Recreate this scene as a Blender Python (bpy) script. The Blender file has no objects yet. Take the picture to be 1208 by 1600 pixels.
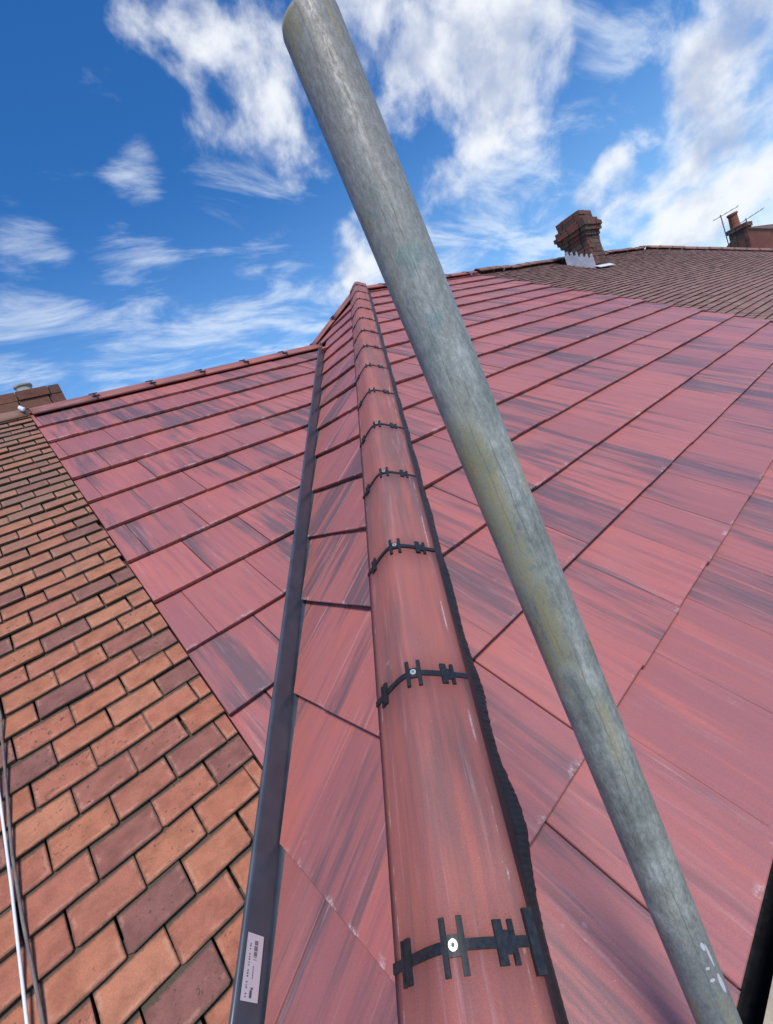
import bpy, math, random
from mathutils import Vector, Matrix
random.seed(7)
R_ = math.radians
scene = bpy.context.scene
col = scene.collection

# ------------------------------------------------------------------ camera
Z0 = 6.0                                   # camera height above the ground
FPX, YAW, PITCH, ROLL = 692.5, 0.62428, -0.14814, -0.40465
cy, sy, cp, sp = math.cos(YAW), math.sin(YAW), math.cos(PITCH), math.sin(PITCH)
FWD = Vector((sy*cp, cy*cp, sp)); RT = Vector((cy, -sy, 0)); UP = RT.cross(FWD)
c_, s_ = math.cos(ROLL), math.sin(ROLL)
RT, UP = c_*RT + s_*UP, -s_*RT + c_*UP
cam_d = bpy.data.cameras.new('camera'); cam = bpy.data.objects.new('camera', cam_d); col.objects.link(cam)
cam_d.sensor_fit = 'VERTICAL'; cam_d.sensor_height = 36.0; cam_d.sensor_width = 36.0
cam_d.lens = FPX/1600*36.0; cam_d.clip_start = 0.02; cam_d.clip_end = 3000
M = Matrix((RT, UP, -FWD)).transposed().to_4x4(); M.translation = (0, 0, Z0)
cam.matrix_world = M
scene.camera = cam
def ray(px, py): return FWD + RT*((px-604)/FPX) - UP*((py-800)/FPX)
def project(P):
    P = Vector(P) - Vector((0, 0, Z0)); zc = P.dot(FWD)
    if zc < 0.05: return (-9e9, -9e9, zc)
    return (604+FPX*P.dot(RT)/zc, 800-FPX*P.dot(UP)/zc, zc)

# ------------------------------------------------------------------ light
SUN = Vector((-0.20, -0.50, 0.84)).normalized()
SUN_EL = math.asin(SUN.z); SUN_AZ = math.atan2(SUN.x, SUN.y)
sun_d = bpy.data.lights.new('sun', 'SUN'); sun_d.energy = 2.3; sun_d.angle = R_(15); sun_d.color = (1, 0.95, 0.88)
sun = bpy.data.objects.new('sun', sun_d); col.objects.link(sun); sun.location = (0, 0, 30)
sun.rotation_euler = SUN.to_track_quat('Z', 'Y').to_euler()
scene.view_settings.view_transform = 'Standard'; scene.view_settings.look = 'None'
scene.view_settings.exposure = 0.62; scene.view_settings.gamma = 1
scene.view_settings.use_curve_mapping = False

# node helper ---------------------------------------------------------------
class NT:
    def __init__(s, tree): s.t = tree; s.n = tree.nodes; s.l = tree.links
    def node(s, typ, **kw):
        n = s.n.new(typ)
        for k, v in kw.items():
            if k.startswith('i_'):
                key = k[2:]
                key = int(key) if key.isdigit() else key.replace('__', ' ')
                s.put(n.inputs[key], v)
            else: setattr(n, k, v)
        return n
    def put(s, sock, v):
        if hasattr(v, 'is_output') or isinstance(v, bpy.types.NodeSocket): s.l.new(v, sock)
        else: sock.default_value = v
    def math(s, op, a, b=None, c=None, clamp=False):
        n = s.n.new('ShaderNodeMath'); n.operation = op; n.use_clamp = clamp
        s.put(n.inputs[0], a)
        if b is not None: s.put(n.inputs[1], b)
        if c is not None: s.put(n.inputs[2], c)
        return n.outputs[0]
    def vmath(s, op, a, b=None):
        n = s.n.new('ShaderNodeVectorMath'); n.operation = op
        s.put(n.inputs[0], a)
        if b is not None: s.put(n.inputs[1], b)
        return n.outputs['Value'] if op in ('DOT_PRODUCT', 'LENGTH', 'DISTANCE') else n.outputs[0]
    def smooth(s, x, lo, hi, a=0.0, b=1.0):
        n = s.n.new('ShaderNodeMapRange'); n.interpolation_type = 'SMOOTHSTEP'
        s.put(n.inputs[0], x); n.inputs[1].default_value = lo; n.inputs[2].default_value = hi
        n.inputs[3].default_value = a; n.inputs[4].default_value = b
        return n.outputs[0]
    def noise(s, vec, scale=5.0, detail=4.0, rough=0.55, dist=0.0):
        n = s.n.new('ShaderNodeTexNoise'); s.put(n.inputs['Vector'], vec)
        n.inputs['Scale'].default_value = scale; n.inputs['Detail'].default_value = detail
        n.inputs['Roughness'].default_value = rough; n.inputs['Distortion'].default_value = dist
        return n.outputs[0]
    def mix(s, fac, a, b, blend='MIX'):
        n = s.n.new('ShaderNodeMix'); n.data_type = 'RGBA'; n.blend_type = blend
        s.put(n.inputs[0], fac); s.put(n.inputs[6], a); s.put(n.inputs[7], b)
        return n.outputs[2]
    def ramp(s, x, stops, interp='LINEAR'):
        n = s.n.new('ShaderNodeValToRGB'); s.put(n.inputs[0], x); cr = n.color_ramp; cr.interpolation = interp
        while len(cr.elements) < len(stops): cr.elements.new(0.5)
        for e, (p, c) in zip(cr.elements, stops): e.position = p; e.color = (*c, 1)
        return n.outputs[0]
    def comb(s, x, y, z):
        n = s.n.new('ShaderNodeCombineXYZ')
        for i, v in enumerate((x, y, z)): s.put(n.inputs[i], v)
        return n.outputs[0]
    def sep(s, v):
        n = s.n.new('ShaderNodeSeparateXYZ'); s.put(n.inputs[0], v); return n.outputs
def C(r, g, b): return (r, g, b, 1)

# ------------------------------------------------------------------ sky
world = bpy.data.worlds.new('World'); scene.world = world; world.use_nodes = True
w = NT(world.node_tree); w.n.clear()
sky = w.node('ShaderNodeTexSky', sky_type='NISHITA', sun_disc=False, sun_elevation=SUN_EL, sun_rotation=SUN_AZ,
             altitude=50, air_density=1.0, dust_density=0.25, ozone_density=3.0)
hsv = w.node('ShaderNodeHueSaturation', i_Hue=0.507, i_Saturation=1.34, i_Value=1.10); w.l.new(sky.outputs[0], hsv.inputs['Color'])
geo = w.node('ShaderNodeTexCoord'); D = geo.outputs['Generated']
dx, dy, dz = w.sep(D)
den = w.math('ADD', w.math('MAXIMUM', dz, 0.0), 0.22)
q = w.comb(w.math('DIVIDE', dx, den), w.math('DIVIDE', dy, den), 0.0)
n_big = w.noise(q, 1.2, 5, 0.5, 0.2)
n_cu = w.noise(D, 6.5, 9, 0.56, 0.15)
n_wisp = w.noise(w.vmath('MULTIPLY', q, (1.0, 2.4, 1.0)), 2.4, 9, 0.62, 0.5)
# cloud masses that the photograph shows, by direction: (px, py, radius deg, weight)
CUMULUS = [(255,30,5,.8),(300,70,5,.9),(350,130,6,1),(425,125,6.5,1),(330,195,5,.85),(475,185,7,1),(400,215,4,.7),(560,60,8,.95),(700,100,10,1.1),(640,180,7,1.05),(770,140,5,.9),(800,60,6,.75),(590,235,4,.7),
 (672,285,4.2,1.2),(615,345,5.2,1.2),(555,405,4.4,1.1),(515,450,4,.9),(1200,40,6,1.2),(1150,110,6,1.2),(1115,175,4.8,1.15),(1170,150,5.5,1.2),(1065,245,4.2,1.1),(1092,212,4,1.05),(968,272,3,1.2),(945,320,3.4,1.15),(978,318,3.5,1.15),(1022,300,3.6,1.05),
 (1208,262,4.5,1.05),(1160,298,4.2,1.05),(1100,330,4.5,1.1),(1045,352,4,1.05),(1208,330,5,.9)]
CIRRUS = [(380,300,7,.9),(240,440,6,1),(325,460,6,.95),(370,408,4,1),(340,520,9,1.1),(470,490,6,1.1),(120,535,8,.85),(30,580,7,.9),(220,560,9,1),(980,120,6,.9),(950,205,5,.85),(820,290,5.5,1),(750,360,6,1.05),(840,390,6,1.1),(700,395,6,1.05),
 (215,275,3,.95),(50,390,3.6,.9),(175,185,3.4,.8),(860,20,6,.7),(1090,45,5,.7),(900,330,5,.8)]
def field(lst):
    tot = None
    for px, py, rad, wt in lst:
        d = ray(px, py).normalized()
        b = w.smooth(w.vmath('DOT_PRODUCT', D, tuple(d)), math.cos(R_(rad*1.30)), math.cos(R_(rad*0.10)), 0.0, wt)
        tot = b if tot is None else w.math('MAXIMUM', tot, b)
    return tot
fc_, fw_ = field(CUMULUS), field(CIRRUS)
dens = w.math('ADD', w.math('ADD', w.math('MULTIPLY', n_cu, 0.80), w.math('MULTIPLY', n_big, 0.40)), w.math('MULTIPLY', fc_, 0.235))
cloud = w.smooth(dens, 0.735, 0.935)
thick = w.smooth(dens, 0.82, 1.0)
n_off = w.noise(w.vmath('ADD', D, (UP.x*0.055, UP.y*0.055, 0.055)), 6.5, 6, 0.54, 0.15)
shade = w.smooth(w.math('ADD', w.math('SUBTRACT', n_off, n_cu), w.math('MULTIPLY', thick, 0.13)), -0.04, 0.19)
ccol = w.mix(shade, C(6.2, 6.4, 6.7), C(3.1, 3.6, 4.8))
cir = w.smooth(w.math('ADD', n_wisp, w.math('MULTIPLY', fw_, 0.22)), 0.62, 0.90, 0.0, 0.60)
hz = w.smooth(dz, -0.02, 0.55, 0.55, 0.0)
base = w.mix(hz, hsv.outputs[0], C(2.2, 4.1, 6.6))
base2 = w.mix(cir, base, C(5.9, 6.4, 7.0))
mixc = w.mix(w.math('MULTIPLY', cloud, 0.95), base2, ccol)
bg = w.node('ShaderNodeBackground', i_Strength=0.1); w.l.new(mixc, bg.inputs['Color'])
out = w.node('ShaderNodeOutputWorld'); w.l.new(bg.outputs[0], out.inputs[0])

# ------------------------------------------------------------------ materials
def new_mat(name):
    m = bpy.data.materials.new(name); m.use_nodes = True
    t = NT(m.node_tree); bs = t.n['Principled BSDF']
    return m, t, bs
def randval(t):
    a = t.node('ShaderNodeObjectInfo').outputs['Random']; b = t.node('ShaderNodeNewGeometry').outputs['Random Per Island']
    return t.math('FRACT', t.math('ADD', a, t.math('MULTIPLY', b, 0.9971)))
def bump(t, bs, h, strength=0.3, dist=0.002):
    b = t.node('ShaderNodeBump', i_Strength=strength, i_Distance=dist); t.put(b.inputs['Height'], h); t.put(bs.inputs['Normal'], b.outputs[0])

def mat_red(name, red, alt, dark, amount=0.0, along='y', hip=False):
    m, t, bs = new_mat(name)
    P = t.node('ShaderNodeTexCoord').outputs['Object']; rnd = randval(t)
    x, y, z = t.sep(P)
    if along == 'x': x, y = y, x
    off = t.math('MULTIPLY', rnd, 57.0)
    v1 = t.comb(t.math('ADD', t.math('MULTIPLY', x, 21.0), off), t.math('ADD', t.math('MULTIPLY', y, 1.5), off), off)
    v2 = t.comb(t.math('ADD', t.math('MULTIPLY', x, 8.0), off), t.math('ADD', t.math('MULTIPLY', y, 1.1), off), off)
    v3 = t.comb(t.math('ADD', t.math('MULTIPLY', x, 120.0), off), t.math('ADD', t.math('MULTIPLY', y, 7.0), off), off)
    A = t.noise(v1, 1.0, 3, 0.55); B = t.noise(v2, 1.0, 2, 0.5); F = t.noise(v3, 1.0, 3, 0.6)
    r2 = t.math('FRACT', t.math('MULTIPLY', rnd, 17.31)); r3 = t.math('FRACT', t.math('MULTIPLY', rnd, 43.7))
    s = t.math('ADD', t.math('MULTIPLY', A, 0.62), t.math('MULTIPLY', B, 0.62))
    s = t.math('ADD', s, t.math('MULTIPLY', t.math('SUBTRACT', F, 0.5), 0.20))
    s = t.math('ADD', s, t.math('MULTIPLY', t.math('SUBTRACT', r2, 0.60), 0.20))
    mask = t.math('MULTIPLY', t.smooth(s, 0.595-amount, 0.78-amount), 0.84)
    c0 = t.mix(t.smooth(r3, 0.1, 0.9), C(*red), C(*alt))
    v4 = t.comb(t.math('ADD', t.math('MULTIPLY', x, 38.0), off), t.math('ADD', t.math('MULTIPLY', y, 2.4), off), t.math('ADD', off, 9.0))
    E2 = t.noise(v4, 1.0, 3, 0.6)
    c0 = t.mix(t.smooth(E2, 0.46, 0.70, 0, 0.75), c0, C(red[0]*0.70, red[1]*0.80, red[2]*0.92))
    c0 = t.mix(t.smooth(E2, 0.46, 0.28, 0, 0.60), c0, C(red[0]*1.12, red[1]*1.02, red[2]*0.90))
    c0 = t.mix(t.math('MULTIPLY', t.smooth(F, 0.45, 0.72), 0.26), c0, C(red[0]*0.66, red[1]*0.74, red[2]*0.84))
    c1 = t.mix(mask, c0, C(*dark))
    v5 = t.comb(t.math('ADD', t.math('MULTIPLY', x, 70.0), off), t.math('ADD', t.math('MULTIPLY', y, 3.0), off), t.math('ADD', off, 23.0))
    c1 = t.mix(t.math('MULTIPLY', t.smooth(t.noise(v5, 1.0, 4, 0.65), 0.56, 0.74), t.smooth(B, 0.40, 0.62, 0.15, 0.68)), c1, C(0.46, 0.27, 0.27))
    W = t.node('ShaderNodeNewGeometry').outputs['Position']
    blot = t.noise(W, 2.3, 4, 0.6)
    c1 = t.mix(t.smooth(blot, 0.50, 0.75, 0, 0.30), c1, C(0.42, 0.18, 0.155))
    # lime dust and scuffs
    g1 = t.noise(W, 260.0, 2, 0.7); g2 = t.noise(W, 5.0, 3, 0.6); g3 = t.noise(W, 34.0, 3, 0.65)
    spk = t.math('MULTIPLY', t.smooth(g1, 0.68, 0.78), t.smooth(g2, 0.48, 0.68))
    scf = t.math('MULTIPLY', t.smooth(g3, 0.64, 0.74), t.smooth(g2, 0.55, 0.70))
    dust = t.math('MAXIMUM', t.math('MULTIPLY', spk, 0.55), t.math('MULTIPLY', scf, 0.35))
    if not hip:
        butt = t.math('MULTIPLY', t.smooth(y, 0.020, 0.003), t.smooth(t.noise(W, 13.0, 5, 0.75), 0.54, 0.66))
        butt = t.math('MULTIPLY', butt, t.smooth(g1, 0.35, 0.62, 0.35, 1.0))
        dust = t.math('MAXIMUM', dust, t.math('MULTIPLY', butt, 0.75))
    else:
        ang = t.math('ABSOLUTE', x)
        lim = t.math('ADD', 0.100, t.math('MULTIPLY', t.math('SUBTRACT', t.noise(v2, 0.6, 2, 0.5), 0.5), 0.02))
        ln = t.smooth(t.math('ABSOLUTE', t.math('SUBTRACT', ang, lim)), 0.0026, 0.0006)
        ln = t.math('MULTIPLY', ln, t.smooth(t.noise(t.vmath('ADD', t.vmath('MULTIPLY', P, (7.0, 20.0, 20.0)), t.comb(off, off, off)), 1.0, 3, 0.7), 0.52, 0.60))
        dust = t.math('MAXIMUM', dust, t.math('MULTIPLY', ln, t.smooth(g1, 0.35, 0.65, 0.15, 0.75)))
    c2 = t.mix(dust, c1, C(0.62, 0.50, 0.47))
    fine = t.noise(W, 480.0, 3, 0.6)
    c3 = t.mix(0.5, c2, t.mix(1.0, c2, t.ramp(fine, [(0.3, (0.72, 0.72, 0.72)), (0.7, (1.25, 1.22, 1.22))]), 'MULTIPLY'))
    t.put(bs.inputs['Base Color'], c3)
    t.put(bs.inputs['Roughness'], t.smooth(A, 0.2, 0.8, 0.66, 0.80) if hip else t.smooth(A, 0.2, 0.8, 0.40, 0.56)); bs.inputs['Specular IOR Level'].default_value = 0.35 if hip else 0.55
    bump(t, bs, t.math('ADD', fine, t.math('MULTIPLY', F, 0.6)), 0.35, 0.0015)
    return m
RED = mat_red('red_concrete_tile', (0.455, 0.145, 0.124), (0.350, 0.122, 0.116), (0.130, 0.084, 0.093), 0.015)
HIPM = mat_red('red_concrete_cap', (0.385, 0.126, 0.102), (0.350, 0.120, 0.102), (0.205, 0.104, 0.100), 0.0, 'x', True)

def mat_clay(name, stops, dirt_shade, dirt_amt, pit, old=None):
    m, t, bs = new_mat(name)
    rnd = randval(t); uv = t.node('ShaderNodeTexCoord').outputs['UV']; W = t.node('ShaderNodeNewGeometry').outputs['Position']
    u, v, _ = t.sep(uv)
    c = t.ramp(rnd, stops)
    off = t.math('MULTIPLY', rnd, 40.0); Wo = t.vmath('ADD', W, t.comb(off, off, off))
    n1 = t.noise(Wo, 22.0, 4, 0.6); n2 = t.noise(W, 300.0, 3, 0.6); n3 = t.noise(Wo, 75.0, 4, 0.65)
    c = t.mix(1.0, c, t.ramp(n1, [(0.25, (0.70, 0.66, 0.66)), (0.55, (1, 1, 1)), (0.8, (1.16, 1.14, 1.10))]), 'MULTIPLY')
    if old:
        Wx, Wy, Wz = t.sep(W)
        om = t.math('MULTIPLY', t.smooth(t.math('ADD', Wy, t.math('MULTIPLY', t.noise(W, 1.6, 3, 0.6), 1.6)), 2.5, 4.2), t.smooth(t.math('FRACT', t.math('MULTIPLY', rnd, 7.7)), 0.0, 1.0, 0.35, 0.85))
        c = t.mix(om, c, C(*old))
    # pitted, lichen-stained tiles
    r2 = t.math('FRACT', t.math('MULTIPLY', rnd, 23.7))
    pits = t.math('MULTIPLY', t.smooth(n3, 0.60, 0.66), t.smooth(t.math('ADD', t.math('MULTIPLY', r2, 0.5), t.math('MULTIPLY', n1, 0.6)), 0.58, 0.68))
    c = t.mix(t.math('MULTIPLY', pits, pit), c, C(*dirt_shade))
    # grime that sits along the edges of each tile
    d1 = t.math('MINIMUM', u, t.math('SUBTRACT', 1.0, u)); d1 = t.math('MULTIPLY', d1, 1.65)
    d = t.math('ADD', t.math('MINIMUM', d1, v), t.math('MULTIPLY', t.math('SUBTRACT', n3, 0.5), 0.16))
    rim = t.math('MULTIPLY', t.smooth(d, 0.05, 0.10), t.smooth(d, 0.17, 0.11))
    c = t.mix(t.math('MULTIPLY', rim, t.smooth(n1, 0.42, 0.62, 0.0, 0.32)), c, C(0.55, 0.32, 0.21))
    c = t.mix(t.smooth(d, 0.085, 0.0, 0.0, dirt_amt), c, C(*dirt_shade))
    c = t.mix(t.smooth(t.math('ADD', v, t.math('MULTIPLY', t.math('SUBTRACT', n3, 0.5), 0.12)), 0.86, 0.97, 0.0, 0.95), c, C(*dirt_shade))  # grime at the lap, with shade under the butt above painted in
    c = t.mix(t.smooth(t.noise(W, 60.0, 4, 0.7), 0.66, 0.76, 0, 0.4), c, C(0.50, 0.40, 0.30))
    c = t.mix(0.6, c, t.mix(1.0, c, t.ramp(n2, [(0.3, (0.75, 0.75, 0.75)), (0.7, (1.2, 1.2, 1.2))]), 'MULTIPLY'))
    t.put(bs.inputs['Base Color'], c); bs.inputs['Roughness'].default_value = 0.82; bs.inputs['Specular IOR Level'].default_value = 0.3
    bump(t, bs, t.math('ADD', n2, t.math('SUBTRACT', t.math('MULTIPLY', n1, 1.2), pits)), 0.35, 0.0015)
    return m
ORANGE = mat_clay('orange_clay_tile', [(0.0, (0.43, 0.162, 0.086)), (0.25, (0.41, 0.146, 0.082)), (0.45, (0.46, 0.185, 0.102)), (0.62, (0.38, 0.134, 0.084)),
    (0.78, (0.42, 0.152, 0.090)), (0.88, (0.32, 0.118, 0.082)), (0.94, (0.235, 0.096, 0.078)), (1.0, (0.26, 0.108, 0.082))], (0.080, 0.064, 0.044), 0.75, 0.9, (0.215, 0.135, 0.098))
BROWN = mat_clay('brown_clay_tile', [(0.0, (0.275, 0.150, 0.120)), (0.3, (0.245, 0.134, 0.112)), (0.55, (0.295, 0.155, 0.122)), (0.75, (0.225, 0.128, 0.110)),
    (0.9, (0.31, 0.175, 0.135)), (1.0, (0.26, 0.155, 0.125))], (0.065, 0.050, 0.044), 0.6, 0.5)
FARRED = mat_clay('far_red_brick', [(0.0, (0.33, 0.095, 0.06)), (0.4, (0.38, 0.12, 0.075)), (0.7, (0.29, 0.085, 0.06)), (1.0, (0.42, 0.15, 0.09))], (0.12, 0.08, 0.06), 0.3, 0.5)
STACK = mat_clay('sooty_chimney_brick', [(0.0, (0.23, 0.085, 0.06)), (0.3, (0.30, 0.105, 0.07)), (0.55, (0.13, 0.08, 0.065)), (0.8, (0.34, 0.13, 0.08)), (0.9, (0.19, 0.165, 0.115)), (1.0, (0.17, 0.10, 0.075))], (0.05, 0.045, 0.035), 0.4, 0.8)

def mat_plain(name, colr, rough=0.6, spec=0.4, metal=0.0, var=0.25, scale=30.0, bmp=0.1):
    m, t, bs = new_mat(name); W = t.node('ShaderNodeTexCoord').outputs['Object']
    n = t.noise(W, scale, 5, 0.6)
    lo = tuple(max(0, k*(1-var)) for k in colr); hi = tuple(k*(1+var) for k in colr)
    t.put(bs.inputs['Base Color'], t.ramp(n, [(0.3, lo), (0.7, hi)]))
    t.put(bs.inputs['Roughness'], t.smooth(n, 0.3, 0.7, rough*0.85, min(1, rough*1.12)))
    bs.inputs['Specular IOR Level'].default_value = spec; bs.inputs['Metallic'].default_value = metal
    if bmp: bump(t, bs, n, bmp, 0.002)
    return m
UNDER = mat_plain('roof_underlay', (0.030, 0.024, 0.022), 0.9, 0.1)
BED = mat_plain('dark_grime_between_tiles', (0.060, 0.052, 0.036), 0.95, 0.1, 0, 0.5, 60)
BLACK = mat_plain('black_plastic', (0.014, 0.015, 0.019), 0.42, 0.4, 0, 0.3, 90, 0.05)
CLIPM = mat_plain('black_clip_plastic', (0.018, 0.020, 0.024), 0.50, 0.4, 0, 0.4, 120, 0.08)
TROUGH = mat_plain('slate_grey_valley_plastic', (0.060, 0.074, 0.098), 0.36, 0.5, 0, 0.18, 14, 0.03)
STEEL = mat_plain('bright_screw_steel', (0.70, 0.68, 0.62), 0.35, 0.5, 0.6, 0.1)
WHITE = mat_plain('white_cable_sheath', (0.75, 0.74, 0.72), 0.5, 0.4, 0, 0.08)
GREYC = mat_plain('grey_weathered_cable', (0.17, 0.145, 0.125), 0.7, 0.3, 0, 0.3)
PAPER = mat_plain('white_sticker_paper', (0.82, 0.81, 0.83), 0.45, 0.4, 0, 0.03)
INK = mat_plain('grey_print', (0.12, 0.12, 0.14), 0.6, 0.3, 0, 0.1)
LEAD = mat_plain('pale_lead_flashing', (0.62, 0.63, 0.66), 0.55, 0.4, 0, 0.18, 9)
MORTAR = mat_plain('grey_mortar', (0.26, 0.24, 0.21), 0.9, 0.2, 0, 0.3, 20)
POT = mat_plain('buff_chimney_pot', (0.36, 0.33, 0.28), 0.8, 0.2, 0, 0.25, 20)
REDPOT = mat_plain('terracotta_chimney_pot', (0.26, 0.10, 0.065), 0.8, 0.2, 0, 0.3, 20)
TIMBER = mat_plain('scaffold_timber', (0.42, 0.34, 0.24), 0.8, 0.2, 0, 0.3, 25)
METAL = mat_plain('aerial_aluminium', (0.12, 0.12, 0.13), 0.5, 0.4, 0.5, 0.1)
GROUND = mat_plain('grass_and_paving_ground', (0.075, 0.085, 0.05), 0.95, 0.1, 0, 0.4, 0.6, 0.0)

def mat_wall():
    m, t, bs = new_mat('house_wall_brick'); P = t.node('ShaderNodeTexCoord').outputs['Object']
    x, y, z = t.sep(P)
    br = t.node('ShaderNodeTexBrick', i_Scale=4.4); t.put(br.inputs['Vector'], t.comb(t.math('ADD', x, y), z, 0.0))
    br.inputs['Color1'].default_value = C(0.30, 0.10, 0.065); br.inputs['Color2'].default_value = C(0.36, 0.14, 0.09); br.inputs['Mortar'].default_value = C(0.3, 0.27, 0.23)
    t.put(bs.inputs['Base Color'], br.outputs[0]); bs.inputs['Roughness'].default_value = 0.9
    return m
WALL = mat_wall()

def mat_galv():
    m, t, bs = new_mat('weathered_galvanised_steel')
    P = t.node('ShaderNodeTexCoord').outputs['Object']; x, y, z = t.sep(P)
    ang = t.math('ARCTAN2', y, x)
    cyl = t.comb(x, y, t.math('MULTIPLY', z, 0.16))
    n1 = t.noise(t.comb(x, y, t.math('MULTIPLY', z, 0.40)), 300.0, 6, 0.68, 0.2); n2 = t.noise(P, 21.0, 6, 0.62, 0.5); n3 = t.noise(P, 650.0, 3, 0.65); n4 = t.noise(cyl, 58.0, 6, 0.68)
    c = t.ramp(t.math('ADD', t.math('MULTIPLY', n1, 0.30), t.math('ADD', t.math('MULTIPLY', n2, 0.32), t.math('MULTIPLY', n4, 0.38))), [(0.37, (0.125, 0.135, 0.120)), (0.46, (0.225, 0.238, 0.214)), (0.53, (0.32, 0.335, 0.308)), (0.61, (0.50, 0.515, 0.49))])
    # upper, brown-grey end
    up = t.smooth(t.math('ADD', z, t.math('MULTIPLY', n2, 0.25)), 6.10, 6.42)
    c = t.mix(t.math('MULTIPLY', up, 0.8), c, t.ramp(n1, [(0.3, (0.16, 0.142, 0.125)), (0.52, (0.245, 0.225, 0.20)), (0.72, (0.34, 0.325, 0.30))]))
    lowz = t.smooth(t.math('ADD', z, t.math('MULTIPLY', n2, 0.10)), 5.50, 5.42)
    c = t.mix(t.math('MULTIPLY', lowz, 0.75), c, t.ramp(n1, [(0.3, (0.13, 0.14, 0.14)), (0.7, (0.24, 0.255, 0.255))]))
    # ochre and verdigris staining
    oc = t.math('MULTIPLY', t.smooth(n4, 0.50, 0.66), t.smooth(t.noise(P, 8.0, 3, 0.5), 0.45, 0.62))
    c = t.mix(t.math('MULTIPLY', oc, 0.75), c, C(0.30, 0.25, 0.115))
    side = t.math('DIVIDE', t.math('ADD', t.math('MULTIPLY', x, -0.98), t.math('MULTIPLY', y, -0.19)), 0.0242)
    oz = t.math('MULTIPLY', t.smooth(z, 5.66, 5.76), t.smooth(z, 6.06, 5.94))
    om = t.math('MULTIPLY', t.math('MULTIPLY', t.smooth(side, 0.55, 0.95), oz), t.smooth(t.math('ADD', t.math('MULTIPLY', n1, 0.5), t.math('MULTIPLY', n4, 0.5)), 0.42, 0.56))
    c = t.mix(t.math('MULTIPLY', om, 0.8), c, C(0.31, 0.26, 0.12))
    gr = t.math('MULTIPLY', t.smooth(t.noise(P, 38.0, 5, 0.65), 0.54, 0.68), t.smooth(t.noise(P, 6.0, 3, 0.5), 0.42, 0.6))
    c = t.mix(t.math('MULTIPLY', gr, 0.55), c, C(0.12, 0.215, 0.205))
    # long dark scratches
    for a0, wd, zs in ((-2.20, 0.024, 3.0), (-2.62, 0.016, 5.0)):
        wob = t.math('MULTIPLY', t.math('SUBTRACT', t.noise(t.comb(0.0, zs, z), 3.0, 5, 0.7), 0.5), 0.9)
        dd = t.math('ABSOLUTE', t.math('SUBTRACT', ang, t.math('ADD', a0, wob)))
        br = t.smooth(t.noise(t.comb(zs, 0.0, z), 8.0, 3, 0.6), 0.40, 0.55)
        c = t.mix(t.math('MULTIPLY', t.math('MULTIPLY', t.smooth(dd, wd, wd*0.3), br), 0.50), c, C(0.05, 0.05, 0.05))
    # plaster splashes
    n5 = t.math('MULTIPLY', t.math('SUBTRACT', t.noise(P, 120.0, 4, 0.7), 0.5), 0.55)
    for a0, z0, wa, wz in ((-1.55, 5.322, 0.13, 0.017), (-1.62, 5.365, 0.07, 0.018), (-1.80, 5.382, 0.10, 0.007), (-1.98, 5.355, 0.10, 0.0025), (-1.98, 5.338, 0.12, 0.003)):
        ea = t.math('DIVIDE', t.math('SUBTRACT', ang, a0), wa); ez = t.math('DIVIDE', t.math('SUBTRACT', z, z0), wz)
        ea = t.math('ADD', ea, t.math('MULTIPLY', ez, 0.5))
        rr = t.math('ADD', t.math('ADD', t.math('MULTIPLY', ea, ea), t.math('MULTIPLY', ez, ez)), n5)
        c = t.mix(t.smooth(rr, 1.05, 0.75, 0, 0.9), c, C(0.62, 0.62, 0.65))
    c = t.mix(0.5, c, t.mix(1.0, c, t.ramp(n3, [(0.3, (0.7, 0.7, 0.7)), (0.7, (1.25, 1.25, 1.25))]), 'MULTIPLY'))
    t.put(bs.inputs['Base Color'], c); bs.inputs['Metallic'].default_value = 0.0
    t.put(bs.inputs['Roughness'], t.smooth(n1, 0.3, 0.7, 0.66, 0.42)); bs.inputs['Specular IOR Level'].default_value = 0.45
    bump(t, bs, t.math('ADD', n1, t.math('MULTIPLY', n3, 0.5)), 0.25, 0.0008)
    return m
GALV = mat_galv()

# ------------------------------------------------------------------ object helpers
WM = {}
def mesh(name, verts, faces, mats, fm=None, uvs=None, smooth=False):
    me = bpy.data.meshes.new(name); me.from_pydata([tuple(v) for v in verts], [], faces)
    for m in (mats if isinstance(mats, (list, tuple)) else [mats]): me.materials.append(m)
    if fm: me.polygons.foreach_set('material_index', fm)
    if uvs:
        l = me.uv_layers.new(name='UVMap')
        flat = []
        for p in me.polygons:
            for vi in p.vertices: flat += uvs[vi]
        l.data.foreach_set('uv', flat)
    if smooth: me.polygons.foreach_set('use_smooth', [True]*len(me.polygons))
    me.update(); return me
def add(name, data, parent=None, mw=None, kind=None):
    o = bpy.data.objects.new(name, data); col.objects.link(o)
    mw = mw or Matrix(); WM[o.name] = mw; o.matrix_basis = mw
    if parent:
        o.parent = parent; o.matrix_parent_inverse = WM[parent.name].inverted()
    if kind: o['kind'] = kind
    return o
def thing(name, label, cat, loc=(0, 0, 0), group=None):
    o = add(name, None, None, Matrix.Translation(loc)); o['label'] = label; o['category'] = cat
    if group: o['group'] = group
    o.empty_display_size = 0.2
    return o
def tag(o, label, cat, group=None):
    o['label'] = label; o['category'] = cat
    if group: o['group'] = group
    return o
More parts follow.
